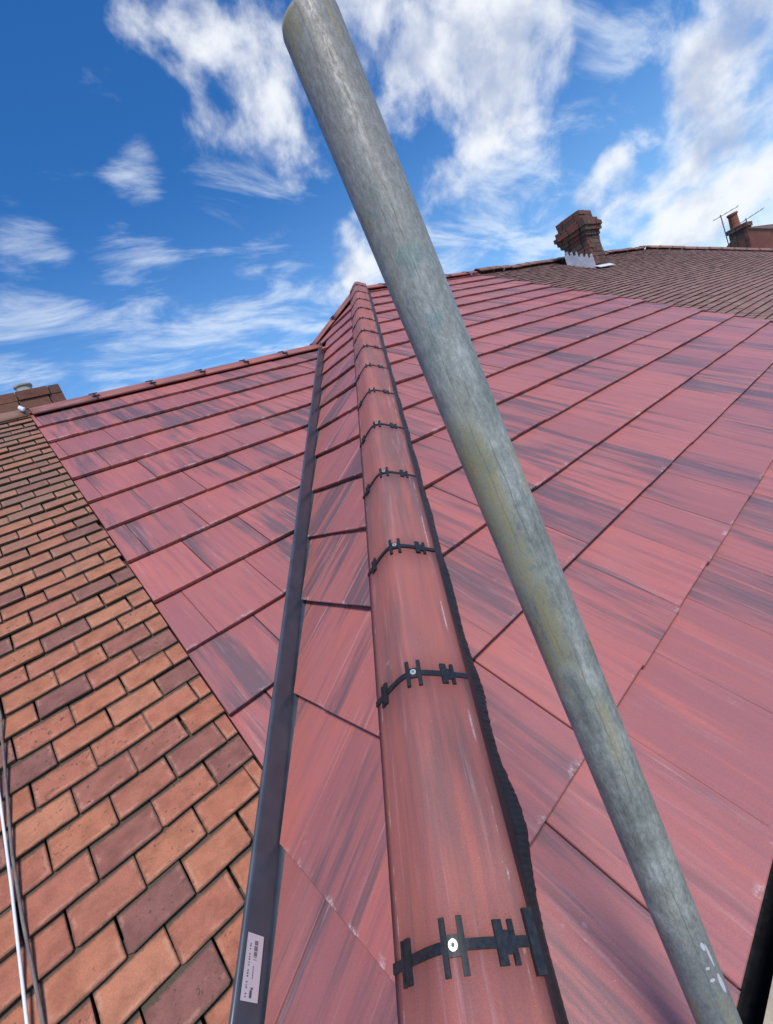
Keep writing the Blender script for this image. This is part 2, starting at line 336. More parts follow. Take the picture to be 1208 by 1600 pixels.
class MB:
    def __init__(s): s.v = []; s.f = []; s.m = []; s.uv = []
    def quad_prism(s, pts, h0, h1, mi=0): pass
    def box(s, x0, x1, y0, y1, z0, z1, mi=0):
        b = len(s.v)
        s.v += [(x, y, z) for z in (z0, z1) for y in (y0, y1) for x in (x0, x1)]
        s.f += [tuple(b+i for i in f) for f in ((0, 2, 3, 1), (4, 5, 7, 6), (0, 1, 5, 4), (2, 6, 7, 3), (0, 4, 6, 2), (1, 3, 7, 5))]
        s.m += [mi]*6
        s.uv += [(0, 0), (1, 0), (0, 1), (1, 1), (0, 0), (1, 0), (0, 1), (1, 1)]
        return s
    def tube(s, path, r, n=10, mi=0, caps=True):
        path = [Vector(p) for p in path]; b = len(s.v); rings = len(path)
        for i, p in enumerate(path):
            d = (path[min(i+1, rings-1)] - path[max(i-1, 0)]).normalized()
            a = d.orthogonal().normalized() if i == 0 else (a - d*a.dot(d)).normalized()
            c = d.cross(a)
            rr = r[i] if isinstance(r, (list, tuple)) else r
            for k in range(n):
                th = 2*math.pi*k/n; s.v.append(tuple(p + (a*math.cos(th)+c*math.sin(th))*rr)); s.uv.append((k/n, i))
        for i in range(rings-1):
            for k in range(n):
                s.f.append((b+i*n+k, b+i*n+(k+1) % n, b+(i+1)*n+(k+1) % n, b+(i+1)*n+k)); s.m.append(mi)
        if caps:
            s.f.append(tuple(b+k for k in range(n))[::-1]); s.f.append(tuple(b+(rings-1)*n+k for k in range(n))); s.m += [mi, mi]
        return s
    def build(s, name, mats, parent=None, mw=None, kind=None, smooth=False):
        return add(name, mesh(name, s.v, s.f, mats, s.m, s.uv if len(s.uv) == len(s.v) else None, smooth), parent, mw, kind)

# ------------------------------------------------------------------ roof geometry (solved from the photograph)
G = 0.325; TW = 0.2925; TT = 0.0215          # gauge, tile cover width, tile thickness
thR, thL, thH = 0.60928, 0.59426, 0.59756
kR, kL, kH = math.tan(thR), math.tan(thL), math.tan(thH)
yR, xH, yL, z16, zL, zHo = 0.31506, -0.06297, 0.88997, Z0-0.97855, Z0-0.94992, -0.06058
gL = G*1.0030; gH = G*1.0303
Y_RIDGE = 4.42; Z_RIDGE = z16 + kR*(Y_RIDGE-yR)          # main ridge
Y_LR = 4.21; Z_LR = z16 + kL*(Y_LR-yL)                  # lower ridge
def zR(y): return z16 + kR*(y-yR)
def zLp(y): return z16 + kL*(y-yL)
def zHp(x): return z16 + kH*(x-xH)
class Slope:
    def __init__(s, O, U, V): s.O = Vector(O); s.U = Vector(U); s.V = Vector(V); s.N = s.U.cross(s.V)
    def P(s, u, v, w_=0.0): return s.O + s.U*u + s.V*v + s.N*w_
    def mat(s, u=0, v=0, w_=0):
        m = Matrix((s.U, s.V, s.N)).transposed().to_4x4(); m.translation = s.P(u, v, w_); return m
    def half(s, A, B, Cc):           # plan half-plane A x + B y <= C in (u, v)
        return (A*s.U.x+B*s.U.y, A*s.V.x+B*s.V.y, Cc-A*s.O.x-B*s.O.y)
SR = Slope((0, yR, z16), (1, 0, 0), (0, math.cos(thR), math.sin(thR)))
SL = Slope((0, yL+(zL-z16)/kL, zL), (1, 0, 0), (0, math.cos(thL), math.sin(thL)))
SH = Slope((xH+zHo/kH, 0, z16+zHo), (0, -1, 0), (math.cos(thH), 0, math.sin(thH)))
def clip(poly, halves):
    for a, b, c in halves:
        res = []
        for i in range(len(poly)):
            p, q_ = poly[i], poly[(i+1) % len(poly)]
            dp, dq = a*p[0]+b*p[1]-c, a*q_[0]+b*q_[1]-c
            if dp <= 0: res.append(p)
            if (dp < 0) != (dq < 0) and dp != dq:
                k = dp/(dp-dq); res.append((p[0]+k*(q_[0]-p[0]), p[1]+k*(q_[1]-p[1])))
        poly = res
        if len(poly) < 3: return []
    return poly
def parea(p): return abs(sum(p[i][0]*p[(i+1) % len(p)][1]-p[(i+1) % len(p)][0]*p[i][1] for i in range(len(p))))/2
def tile_mesh(name, poly, g, t, mat, ch=0.0022, warp=0.0, uvw=None):
    """poly in tile coordinates (u, v); the butt is at v = 0 with its top at height 0"""
    n = len(poly); cx = sum(p[0] for p in poly)/n; cyy = sum(p[1] for p in poly)/n
    def top(p): return -1.06*t*p[1]/g + (warp*math.sin(math.pi*min(1, max(0, p[0]/(uvw or TW)))) if warp else 0)
    v = []; 
    for p in poly: v.append((p[0], p[1]+(min(0.006, g*0.03) if p[1] < 0.02*g+0.001 else 0), top(p)-t))
    for p in poly: v.append((p[0], p[1], top(p)-ch))
    for p in poly:
        d = math.hypot(p[0]-cx, p[1]-cyy) or 1; k = min(0.4, ch*1.3/d); qx = (p[0]+(cx-p[0])*k, p[1]+(cyy-p[1])*k); v.append((qx[0], qx[1], top(qx)))
    f = []
    for i in range(n):
        j = (i+1) % n; f.append((i, j, n+j, n+i)); f.append((n+i, n+j, 2*n+j, 2*n+i))
    f.append(tuple(range(2*n, 3*n)))
    uvs = [(p[0]/(uvw or TW), p[1]/g) for p in v]
    return mesh(name, v, f, mat, None, uvs)
def sheet(name, pts, mat, parent, thick=0.02):
    """a thin closed board through 3-D polygon pts, thickened downwards"""
    n = len(pts); v = [Vector(p) for p in pts]; nn = (v[1]-v[0]).cross(v[2]-v[0]).normalized()
    if nn.z < 0: v = v[::-1]; nn = -nn
    vv = v + [p - nn*thick for p in v]
    f = [tuple(range(n)), tuple(range(2*n-1, n-1, -1))] + [(i, n+i, n+(i+1) % n, (i+1) % n) for i in range(n)]
    return add(name, mesh(name, vv, f, mat), parent)

# hip and valley axes
def axis(k1x, k1y):
    d = Vector((1/k1x, 1/k1y, 1)).normalized()
    a = Vector((d.y, -d.x, 0)).normalized(); n = a.cross(d)
    if n.z < 0: n = -n
    return d, a, n
HD, HA, HN = axis(kH, kR)                      # hip: direction, lateral (towards main slope), normal
VD, VA, VN = axis(kH, kL)                      # valley: lateral points towards the hip end
def hipP(z): return Vector((xH+(z-z16)/kH, yR+(z-z16)/kR, z))
def valP(z): return Vector((xH+(z-z16)/kH, yL+(z-z16)/kL, z))
def hip_half(S, sign, gap):
    # sign +1: keep the side HA points to, at least gap away from the hip line in plan
    P0 = hipP(z16); A, B = -sign*HA.x, -sign*HA.y
    return S.half(A, B, A*P0.x+B*P0.y-gap)
def val_half(S, sign, gap):
    P0 = valP(z16); A, B = -sign*VA.x, -sign*VA.y
    return S.half(A, B, A*P0.x+B*P0.y-gap)
Z_AP = min(Z_RIDGE, 99); APEX = hipP(Z_RIDGE)
REAR = Vector((-1/kH, 1/kR, -1)).normalized()      # rear hip of the hip end runs down from the apex
REAR_A = Vector((-REAR.y, REAR.x, 0)).normalized()   # lateral towards the hip-end face
if REAR_A.x > 0: REAR_A = -REAR_A
VERGE_L = lambda y: 0.137+0.0415*y
VERGE_R = lambda y: 6.15+0.115*y
DECK = -2*TT-0.012

# ------------------------------------------------------------------ ground
GS = 900
gr = add('ground', mesh('ground', [(-GS, -GS, 0), (GS, -GS, 0), (GS, GS, 0), (-GS, GS, 0)], [(0, 1, 2, 3)], GROUND), kind='structure')

# ------------------------------------------------------------------ the re-roofed house
house = thing('house', 'house with a newly laid red concrete tile roof of hip, valley and main slope', 'house', (3.2, 4.0, 0))
MB().box(0.10, 6.25, 0.62, 8.2, 0, z16-0.10).build('wall', WALL, house)
def dn(p, S, w_): return Vector(p) + S.N*w_
# decks under the tiles
slopeR = sheet('roof_slope', [dn(p, SR, DECK) for p in [hipP(z16+0.005), (VERGE_R(yR)-.02, yR, zR(yR)), (VERGE_R(Y_RIDGE)-.02, Y_RIDGE, Z_RIDGE), APEX]], UNDER, house)
zt = Z_LR; VT = valP(zt)
def valL(z, a=-0.118):
    P = valP(z)+VA*a; return Vector((P.x, P.y, zLp(P.y)))
RB = APEX + REAR*1.55
slopeH = sheet('roof_slope', [dn(p, SH, DECK) for p in [hipP(z16+0.005), APEX, RB, (xH+(RB.z-z16)/kH, VT.y, RB.z), VT, valP(z16+0.03)]], UNDER, house)
slopeL = sheet('roof_slope', [dn(p, SL, DECK) for p in [(VERGE_L(1.32), 1.32, zLp(1.32)), valL(zLp(1.25)), valL(Z_LR-0.03), (valL(Z_LR-.03).x, Y_LR, Z_LR), (VERGE_L(Y_LR), Y_LR, Z_LR)]], UNDER, house)
sheet('roof_slope', [(APEX.x, Y_RIDGE, Z_RIDGE-.03), (VERGE_R(Y_RIDGE), Y_RIDGE, Z_RIDGE-.03), (VERGE_R(Y_RIDGE), 8.4, Z_RIDGE-.03-kR*(8.4-Y_RIDGE)), (APEX.x-2.9, 8.4, Z_RIDGE-.03-kR*(8.4-Y_RIDGE))], RED, house)
sheet('roof_slope', [(VERGE_L(Y_LR), Y_LR, Z_LR-.03), (VT.x, Y_LR, Z_LR-.03), (VT.x-.3, 7.4, Z_LR-.03-kL*(7.4-Y_LR)), (VERGE_L(Y_LR), 7.4, Z_LR-.03-kL*(7.4-Y_LR))], RED, house)

FULL = tile_mesh('roof_tile', [(0.0012, 0), (TW-0.0012, 0), (TW-0.0012, G+0.05), (0.0012, G+0.05)], G, TT, RED)
def lay(S, parent, rows, u0, u1, phase, halves, g, vmax=None, full=FULL):
    cnt = 0
    for i in rows:
        v = (16-i)*g; k0 = math.floor((u0-phase(i))/TW); k1 = math.ceil((u1-phase(i))/TW)
        for k in range(k0, k1):
            ub = phase(i)+k*TW
            rect = [(ub+.0012, v), (ub+TW-.0012, v), (ub+TW-.0012, v+g+.05), (ub+.0012, v+g+.05)]
            hv = list(halves(i))
            if vmax: hv.append((0, 1, vmax))
            pc = clip(rect, hv)
            if not pc or parea(pc) < 0.0012: continue
            whole = abs(parea(pc)-parea(rect)) < 1e-6
            if whole and full: me = full
            else: me = tile_mesh('cut_tile', [(p[0]-ub, p[1]-v) for p in pc], g, TT, RED, 0.0018)
            jit = Matrix.Translation((random.uniform(-.0012, .0012), random.uniform(-.0022, .0022), random.uniform(-.0030, .0008))) @ Matrix.Rotation(random.gauss(0, .0040), 4, 'Y') @ Matrix.Rotation(random.gauss(0, .0011), 4, 'Z')
            add('roof_tile', me, parent, S.mat(ub, v) @ jit); cnt += 1
    return cnt
nR = lay(SR, slopeR, range(1, 17), -0.3, 6.8, lambda i: (0.488 if i % 2 == 0 else 0.4015),
    lambda i: [hip_half(SR, 1, 0.035), SR.half(1, -0.115, 6.15)], G, (Y_RIDGE-yR)/math.cos(thR)-0.02)
zLR_v = (Z_LR-z16-zHo)/math.sin(thH)
def hH(i):
    hv = [hip_half(SH, -1, 0.035)]
    if (16-i)*gH < zLR_v-0.05: hv.append(val_half(SH, 1, -0.0865))
    A, B = -REAR_A.x, -REAR_A.y
    hv.append(SH.half(A, B, A*APEX.x+B*APEX.y-0.035))
    return hv
nH = lay(SH, slopeH, range(1, 17), -6.2, 0.2, lambda i: (-1.12 if i % 2 else -1.12-TW*0.5), hH, gH, (Z_RIDGE-z16-zHo)/math.sin(thH)-0.02)
nL = lay(SL, slopeL, range(4, 17), 0.0, 4.0, lambda i: (0.474 if i % 2 == 0 else 0.474-TW*0.5),
    lambda i: [SL.half(-1, 0.0415, -0.137), val_half(SL, -1, 0.108)], gL, (Y_LR-yL)/math.cos(thL)-(zL-z16)/math.sin(thL)-0.02)

# half-round caps: local X runs along the cap, Y lateral, Z up
def prof_pt(tt, hw, drop, r0=0.030):
    """point and outward normal on an angular cap with a rounded apex; tt in -1..1"""
    y = hw*tt; k = drop/(math.sqrt(hw*hw+r0*r0)-r0); z = -(math.sqrt(y*y+r0*r0)-r0)*k
    dz = -k*y/math.sqrt(y*y+r0*r0); n = Vector((0, -dz, 1)).normalized()
    return Vector((0, y, z)), n
def cap_mesh(name, ln, hw, drop, t, mat, seg=18, rough=0.0, r0=0.030):
    v = []; f = []; nx = 5
    for i in range(nx):
        x = -ln/2+ln*i/(nx-1)
        for lay_ in (0, 1):
            for k in range(seg+1):
                u_ = -1+2*k/seg; u_ = math.copysign(abs(u_)**1.35, u_)
                p, n_ = prof_pt(u_, hw, drop, r0); p = p - n_*(t*lay_ + random.uniform(-rough, rough))
                v.append((x, p.y, p.z))
    m = seg+1; st = 2*m
    for i in range(nx-1):
        for k in range(seg):
            a = i*st+k; b = (i+1)*st+k; f.append((a, b, b+1, a+1))
            a += m; b += m; f.append((a, a+1, b+1, b))
        f.append((i*st, i*st+m, (i+1)*st+m, (i+1)*st)); f.append((i*st+seg, (i+1)*st+seg, (i+1)*st+m+seg, i*st+m+seg))
    for i in (0, nx-1):
        for k in range(seg):
            a = i*st+k; q4 = (a, a+1, a+1+m, a+m); f.append(q4 if i == 0 else q4[::-1])
    me = mesh(name, v, f, mat, None, [(0.5+p[1], 0.5+p[0]) for p in v], True)
    me.polygons.foreach_set('use_smooth', [len(set(round(v[q_][0], 4) for q_ in p.vertices)) > 1 for p in me.polygons])
    return me
CAP_L = 0.452; CAP_W = 0.115; CAP_D = 0.075
CAP = cap_mesh('ridge_tile', CAP_L-0.006, CAP_W, CAP_D, 0.014, HIPM)
def arc(tt, x, lift=0.0):
    p, n_ = prof_pt(tt, CAP_W, CAP_D); p = p+n_*lift; return (x, p.y, p.z)
def clip_mesh(near=False):
    v = []; f = []
    def strip(ph0, ph1, x0, x1, lo, hi, n):
        b = len(v)
        for k in range(n+1):
            ph = ph0+(ph1-ph0)*k/n
            v.extend([arc(ph, x0, lo), arc(ph, x0, hi), arc(ph, x1, hi), arc(ph, x1, lo)])
        for k in range(n):
            a = b+4*k
            for e in range(4): f.append((a+e, a+(e+1) % 4, a+4+(e+1) % 4, a+4+e)[::-1])
        f.append((b, b+1, b+2, b+3)); f.append((b+4*n+3, b+4*n+2, b+4*n+1, b+4*n))
    strip(-1, 1, -0.0065, 0.0065, -0.002, 0.0032, 24)
    def prong(tt, wid, ln, h=0.0055, sk=0): strip(tt-wid/2, tt+wid/2, -ln/2+sk, ln/2+sk, 0.0, h, 3)
    for d_, w_, l_ in ((-.66, .085, .052), (-.76, .035, .052), (-.03, .065, .064), (.18, .065, .064), (.60, .095, .050), (.745, .055, .050)): prong(d_, w_, l_)
    strip(-.03, .18, -0.012, 0.012, 0.0, 0.0045, 5)
    strip(.60, .745, -0.013, 0.013, 0.0, 0.0045, 3)
    if near: prong(.965, .10, .074, 0.009)
    return mesh('ridge_clip', v, f, CLIPM)
CLIP = clip_mesh(); CLIP_N = clip_mesh(True)
def screw_mesh():
    mb = MB(); n = 12
    p_, nn = prof_pt(0.075, CAP_W, CAP_D); cpt = p_+nn*0.0045
    mb.tube([cpt, cpt+nn*0.0032], 0.0068, n); mb.tube([cpt+nn*0.0032, cpt+nn*0.0042], 0.0028, 8, 1)
    return mesh('screw', mb.v, mb.f, [STEEL, INK], mb.m)
SCREW = screw_mesh()
def frame(P, d, a, n):
    m = Matrix((d, a, n)).transposed().to_4x4(); m.translation = P; return m
def cap_run(parent, P0, d, a, n, s0, s1, lift, clip_from=0, clips=True, me=CAP, ln=CAP_L, near=False, jit=0.0015, name='ridge_tile'):
    """caps from s0 to s1 along d; joints at s0 + k ln"""
    k = 0; s = s0
    while s < s1-0.05:
        e = min(ln, s1-s); mid = s+e/2
        mw = frame(P0+d*mid+n*(lift+random.uniform(-jit, jit)), d, a, n) @ Matrix.Rotation(random.gauss(0, .006), 4, 'X')
        if e < ln-0.01: mw = mw @ Matrix.Diagonal((e/ln, 1, 1, 1))
        add(name, me, parent, mw)
        if clips and k > 0:
            mc = frame(P0+d*s+n*(lift+0.0012), d, a, n)
            c = add('ridge_clip', CLIP_N if (near and k == 1) else CLIP, parent, mc)
            add('screw', SCREW, c, mc)
        s += ln; k += 1
# main hip: sJ is the joint nearest the camera, measured along the hip
P0h = hipP(z16); sJ = 0.4205; LIFT = 0.098
hip_len = (APEX-P0h).length
def cap_run2(parent, P0, d, a, n, **kw):
    if d.cross(a).dot(n) < 0: a = -a
    cap_run(parent, P0, d, a, n, **kw)
# local +Y faces the main slope; local X runs down the hip
k = 0; s = sJ-CAP_L
while s < hip_len-0.05:
    e = min(CAP_L, hip_len-s); mid = s+e/2; XD = -HD if (-HD).cross(HA).dot(HN) > 0 else HD
    mw = frame(P0h+HD*mid+HA*0.010+HN*(LIFT+random.uniform(-.0015, .0015)), XD, HA, HN) @ Matrix.Rotation(random.gauss(0, .006), 4, 'X')
    if e < CAP_L-0.01: mw = mw @ Matrix.Diagonal((e/CAP_L, 1, 1, 1))
    add('ridge_tile', CAP, house, mw)
    if k > 0:
        mc = frame(P0h+HD*s+HA*0.010+HN*(LIFT+0.0012), XD, HA, HN)
        c = add('ridge_clip', CLIP_N if k == 1 else CLIP, house, mc); add('screw', SCREW, c, mc)
    s += CAP_L; k += 1
# rear hip, main ridge, lower ridge
RN = REAR.cross(REAR_A); RN = RN if RN.z > 0 else -RN
cap_run2(house, APEX, REAR, REAR_A, RN, s0=0.02, s1=1.75, lift=0.050)
X1 = Vector((1, 0, 0)); Y1 = Vector((0, 1, 0)); Z1 = Vector((0, 0, 1))
cap_run2(house, Vector((APEX.x-0.05, Y_RIDGE, Z_RIDGE)), X1, Y1, Z1, s0=0, s1=VERGE_R(Y_RIDGE)-APEX.x-0.02, lift=0.036)
cap_run2(house, Vector((VERGE_L(Y_LR)+0.01, Y_LR, Z_LR)), X1, Y1, Z1, s0=0, s1=VT.x-VERGE_L(Y_LR)-0.16, lift=0.016)

# black corrugated hip roll showing at both edges of the hip caps
def hip_roll(sign):
    v = []; f = []; tn = math.tan(R_(24.5)); s = sJ-CAP_L; i = 0
    e0 = CAP_W-0.008+0.010*sign
    while s < hip_len-0.05:
        x = s-sJ                                   # 0 at the nearest joint, growing up the hip
        if sign > 0: wd = (0.008 if x > 0.3 else 0.001+0.007*max(0, min(1, (x-0.02)/0.28)))+0.017*math.exp(-((x-0.19)/0.085)**2)+0.004*math.exp(-((x-0.46)/0.05)**2)+0.002*math.sin(x*17)+random.uniform(-.0012, .0012)
        else: wd = 0.002+0.008*math.exp(-((x+0.02)/0.10)**2)+0.003*math.sin(x*11)
        wd = max(0.0015, wd)+0.012
        rib = 0.0035 if i % 2 else 0.0
        for q_, hh in ((0.0, 0.030), (0.45, None), (0.9, None), (1.0, None)):
            b = e0+wd*q_; h = LIFT-0.078 if q_ == 0.0 else -b*tn + (0.002 if q_ == 1.0 else 0.024*(1-q_)+0.008) + rib*(0.3+0.7*q_)
            v.append(P0h+HD*s+HA*(b*sign)+HN*h)
        s += 0.0055 if x < 0.9 else 0.02; i += 1
    for k in range(i-1):
        for e in range(3):
            a = 4*k+e; f.append((a, a+1, a+5, a+4) if sign < 0 else (a, a+4, a+5, a+1))
    return add('hip_roll', mesh('hip_roll', v, f, BLACK), house)
hip_roll(1); hip_roll(-1)

# valley trough with a raised rounded rib
def valley():
    prof = [(-0.19, 0.026), (-0.1115, -0.008), (-0.1105, 0.042), (-0.108, 0.0475), (-0.1045, 0.0500), (-0.100, 0.0500), (-0.0965, 0.0470), (-0.0945, 0.0420), (-0.0915, -0.050), (-0.088, -0.064), (-0.04, -0.064), (0.09, -0.018)]
    v = []; f = []; sA = (z16-0.06-z16)/VD.z; sB = (VT-valP(z16)).length+0.03; N = 24; m = len(prof)
    for i in range(N+1):
        s = sA+(sB-sA)*i/N
        for a, n in prof: v.append(valP(z16)+VD*s+VA*a+VN*n)
    for i in range(N):
        for k in range(m-1): f.append((i*m+k, i*m+k+1, (i+1)*m+k+1, (i+1)*m+k))
    f.append(tuple(range(m)))
    me = mesh('valley_trough', v, f, TROUGH)
    for p in me.polygons: p.use_smooth = len(p.vertices) == 4
    return add('valley_trough', me, house)
trough = valley()
# product sticker on the dark flat of the trough
def sticker():
    mb = MB()
    def r4(s0_, s1_, a0, a1, h, mi):
        b = len(mb.v)
        for s, a in ((s0_, a0), (s0_, a1), (s1_, a1), (s1_, a0)): mb.v.append(ST + VD*s + (SA*a) + SN*h)
        mb.f.append((b, b+1, b+2, b+3)); mb.m.append(mi)
    r4(0, STL, 0, STW, 0, 0)
    for k in range(26):
        s = STL*(0.60+0.30*k/26); 
        if random.random() < 0.6: r4(s, s+STL*0.0075, STW*0.46, STW*0.66, 0.0006, 1)
    for k in range(22):
        s = STL*(0.05+0.90*k/22)
        if random.random() < 0.75: r4(s, s+STL*random.uniform(.012, .03), STW*0.20, STW*0.26, 0.0006, 1)
    for k in range(9):
        s = STL*(0.32+0.2*k/9); r4(s, s+STL*0.013, STW*0.50, STW*0.55, 0.0006, 1)
    r4(STL*.05, STL*.16, STW*.46, STW*.58, 0.0006, 1); r4(STL*.17, STL*.20, STW*.50, STW*.62, 0.0006, 1)
    return mb
SA = (VA*0.0030-VN*0.092).normalized(); SN = SA.cross(VD); SN = SN if SN.dot(VA) > 0 else -SN
ST = valP(z16)+VD*0.088+VA*(-0.0944)+VN*0.040+SN*0.0012; STL = 0.102; STW = 0.060
stk = sticker(); stk.build('product_sticker', [PAPER, INK], trough)

# gutter below the main eave
gm = MB(); n = 14; gx0, gx1 = -0.12, 6.2
for ix, x in enumerate((gx0, gx1)):
    for k in range(n+1):
        a = math.pi*k/n
        for rr in (0.052, 0.049): gm.v.append((x, yR+0.030-math.cos(a)*rr, z16-0.055-math.sin(a)*rr))
m_ = 2*(n+1)
for k in range(n):
    gm.f += [(2*k, 2*k+2, m_+2*k+2, m_+2*k), (2*k+1, m_+2*k+1, m_+2*k+3, 2*k+3), (2*k, 2*k+1, 2*k+3, 2*k+2), (m_+2*k, m_+2*k+2, m_+2*k+3, m_+2*k+1)]
gm.f += [(0, m_, m_+1, 1), (2*n, 2*n+1, m_+2*n+1, m_+2*n)]; gm.m = [0]*len(gm.f)
gut = gm.build('gutter', BLACK, house)
for x in [0.5+0.9*k for k in range(6)]:
    MB().box(x, x+0.03, yR+0.06, yR+0.28, z16-0.12, z16-0.06).build('gutter_bracket', BLACK, gut)
MB().box(-0.05, 6.2, yR+0.0835, yR+0.105, z16-0.21, z16-0.045).build('fascia', BLACK, house)

# ------------------------------------------------------------------ plain-tiled neighbours
PW, PG, PT = 0.150, 0.0925, 0.0115
def plain_variants(mat, nvar, rough):
    out = []
    for k in range(nvar):
        gap = random.uniform(.0008, .0026); r = lambda a=rough: random.uniform(-a, a)
        W_ = PW-gap; cr = random.uniform(.003, .009); cr2 = random.uniform(.003, .010)
        pts = [(gap+cr+r(), 0+r()), (PW*.35, r()), (PW*.68, r()), (W_-cr2+r(), 0+r()), (W_+r(.0006), cr2*0.8), (W_+r(), PG*0.6), (W_+r(.0006), PG+.04), (gap+r(.0006), PG+.04), (gap+r(), PG*0.55), (gap+r(.0006), cr*0.8)]
        out.append(tile_mesh('plain_tile', pts, PG, PT, mat, 0.0016, random.uniform(0, .003), PW))
    return out
def lay_plain(S, parent, vs, u0, u1, halves, mat, variants, keep=300, jz=0.0016, sag=None):
    cand = []
    for r_, v in enumerate(vs):
        ph = (0.5 if r_ % 2 else 0.0)*PW + random.uniform(-.008, .008)
        for k in range(math.floor((u0-ph)/PW), math.ceil((u1-ph)/PW)):
            ub = ph+k*PW
            rect = [(ub+.003, v), (ub+PW-.003, v), (ub+PW-.003, v+PG+.04), (ub+.003, v+PG+.04)]
            pc = clip(rect, halves)
            if not pc or parea(pc) < 0.0007: continue
            P = S.P(ub+PW/2, v+PG/2); X, Y, zc = project(P)
            vis = -20 < X < 1228 and -20 < Y < 1620
            size = (1/zc/zc)*abs(S.N.dot((P-Vector((0, 0, Z0))).normalized())) if vis else -1
            cand.append((size, ub, v, pc, abs(parea(pc)-parea(rect)) < 1e-6))
    cand.sort(key=lambda c: -c[0])
    V = []; F = []; UV = []
    for idx, (size, ub, v, pc, whole) in enumerate(cand):
        me = random.choice(variants) if whole else None
        dz_ = (sag(ub, v) if sag else 0)
        jit = Matrix.Translation((random.uniform(-.0015, .0015), random.uniform(-.002, .002), dz_+random.uniform(-jz, jz))) @ Matrix.Rotation(random.gauss(0, .010), 4, 'Y') @ Matrix.Rotation(random.gauss(0, .012), 4, 'X') @ Matrix.Rotation(random.gauss(0, .006), 4, 'Z')
        if size > 0 and idx < keep:
            if me is None: me = tile_mesh('plain_tile', [(p[0]-ub, p[1]-v) for p in pc], PG, PT, mat, 0.0014, 0, PW)
            add('plain_tile', me, parent, S.mat(ub, v) @ jit)
        else:
            mm = Matrix.Translation((ub, v, 0)) @ jit; n = len(pc)
            b = len(V); loc = [(p[0]-ub, p[1]-v) for p in pc]
            for p in loc: V.append(tuple(mm @ Vector((p[0], p[1], -1.06*PT*p[1]/PG-PT)))); UV.append((p[0]/PW, p[1]/PG))
            for p in loc: V.append(tuple(mm @ Vector((p[0], p[1], -1.06*PT*p[1]/PG)))); UV.append((p[0]/PW, p[1]/PG))
            for i in range(n): F.append((b+i, b+(i+1) % n, b+n+(i+1) % n, b+n+i))
            F.append(tuple(range(b+n, b+2*n)))
    if V: add('plain_tiles_beyond', mesh('plain_tiles_beyond', V, F, mat, None, UV), parent, S.mat(), 'stuff')

# orange clay roof on the left
nb = thing('neighbour_house', 'house with an old roof of weathered orange clay plain tiles beside the valley', 'house', (-2.4, 4.0, 0))
MB().box(-5.0, 0.06, 1.25, 7.2, 0, z16-0.10).build('wall', WALL, nb)
yE = 0.78; OD = -2*PT-0.014
slopeO = sheet('roof_slope', [dn(p, SL, OD) for p in [(-5.0, yE, zLp(yE)), (-0.30, yE, zLp(yE)), valL(z16-0.02), valL(zLp(1.25)), (VERGE_L(1.32)-.004, 1.32, zLp(1.32)), (VERGE_L(Y_LR)-.004, Y_LR, Z_LR), (-5.0, Y_LR, Z_LR)]], BED, nb)
sheet('roof_slope', [(-5.0, Y_LR, Z_LR-.03), (VERGE_L(Y_LR)-.01, Y_LR, Z_LR-.03), (VERGE_L(Y_LR)-.01, 7.4, Z_LR-.03-kL*(7.4-Y_LR)), (-5.0, 7.4, Z_LR-.03-kL*(7.4-Y_LR))], ORANGE, nb)
vmaxO = (Y_LR-yL)/math.cos(thL)-(zL-z16)/math.sin(thL)-0.02
vs = []; v_ = -0.16
while v_ < vmaxO-0.03: vs.append(v_); v_ += PG
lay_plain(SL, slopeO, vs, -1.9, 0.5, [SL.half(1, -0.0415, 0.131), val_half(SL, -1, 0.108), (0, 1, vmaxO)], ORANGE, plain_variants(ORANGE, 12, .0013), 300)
OCAP = cap_mesh('old_ridge_tile', 0.296, 0.115, 0.085, 0.014, ORANGE, 10, 0.0015, 0.09)
cap_run2(nb, Vector((VERGE_L(Y_LR)-0.02, Y_LR, Z_LR)), -X1, Y1, Z1, s0=0, s1=2.0, lift=0.022, clips=False, me=OCAP, ln=0.30, jit=0.004)
# blob of mortar where old and new ridges meet
mb = MB(); pM = Vector((VERGE_L(Y_LR)-0.035, Y_LR-0.09, Z_LR+0.0))
mb.tube([pM+Vector((0, -.030, -.030)), pM+Vector((.006, -.012, -.012)), pM+Vector((-.004, 0.006, .008)), pM+Vector((0, .022, .026))], [.006, .019, .016, .006], 8)
mb.build('mortar_blob', LEAD, nb, smooth=True)

def brick_stack(parent, x0, x1, y0, y1, z0, z1, steps, mat, name='chimney', bl=0.222, bh=0.074):
    """core of mortar plus courses of separate bricks; steps: {course from the top: outset}"""
    core = MB().box(x0+.02, x1-.02, y0+.02, y1-.02, z0, z1-.006).build(name, MORTAR, parent)
    nc = int((z1-z0)/bh); mb = MB()
    for c in range(nc):
        o = steps.get(c, 0.0); zt_ = z1-c*bh; off = bl/2 if c % 2 else 0
        for ax in (0, 1):
            lo, hi = (x0-o, x1+o) if ax == 0 else (y0-o+.104, y1+o-.104)
            if c % 2: lo, hi = ((x0-o+.104, x1+o-.104) if ax == 0 else (y0-o, y1+o))
            for side in (0, 1):
                p = lo; first = True
                while p < hi-0.02:
                    e = min(bl*(0.5 if (first and off) else 1), hi-p); first = False
                    j = random.uniform(-.011, .009); t0, t1 = p+.004, p+e-.004
                    za, zb = zt_-bh+.005, zt_+random.uniform(-.002, .001)
                    if ax == 0:
                        ya = (y0-o+j, y0-o+.10) if side == 0 else (y1+o-.10, y1+o+j)
                        mb.box(t0, t1, ya[0], ya[1], za, zb)
                    else:
                        xa = (x0-o+j, x0-o+.10) if side == 0 else (x1+o-.10, x1+o+j)
                        mb.box(xa[0], xa[1], t0, t1, za, zb)
                    p += e
    mb.build('bricks', mat, core, kind='stuff')
    return core
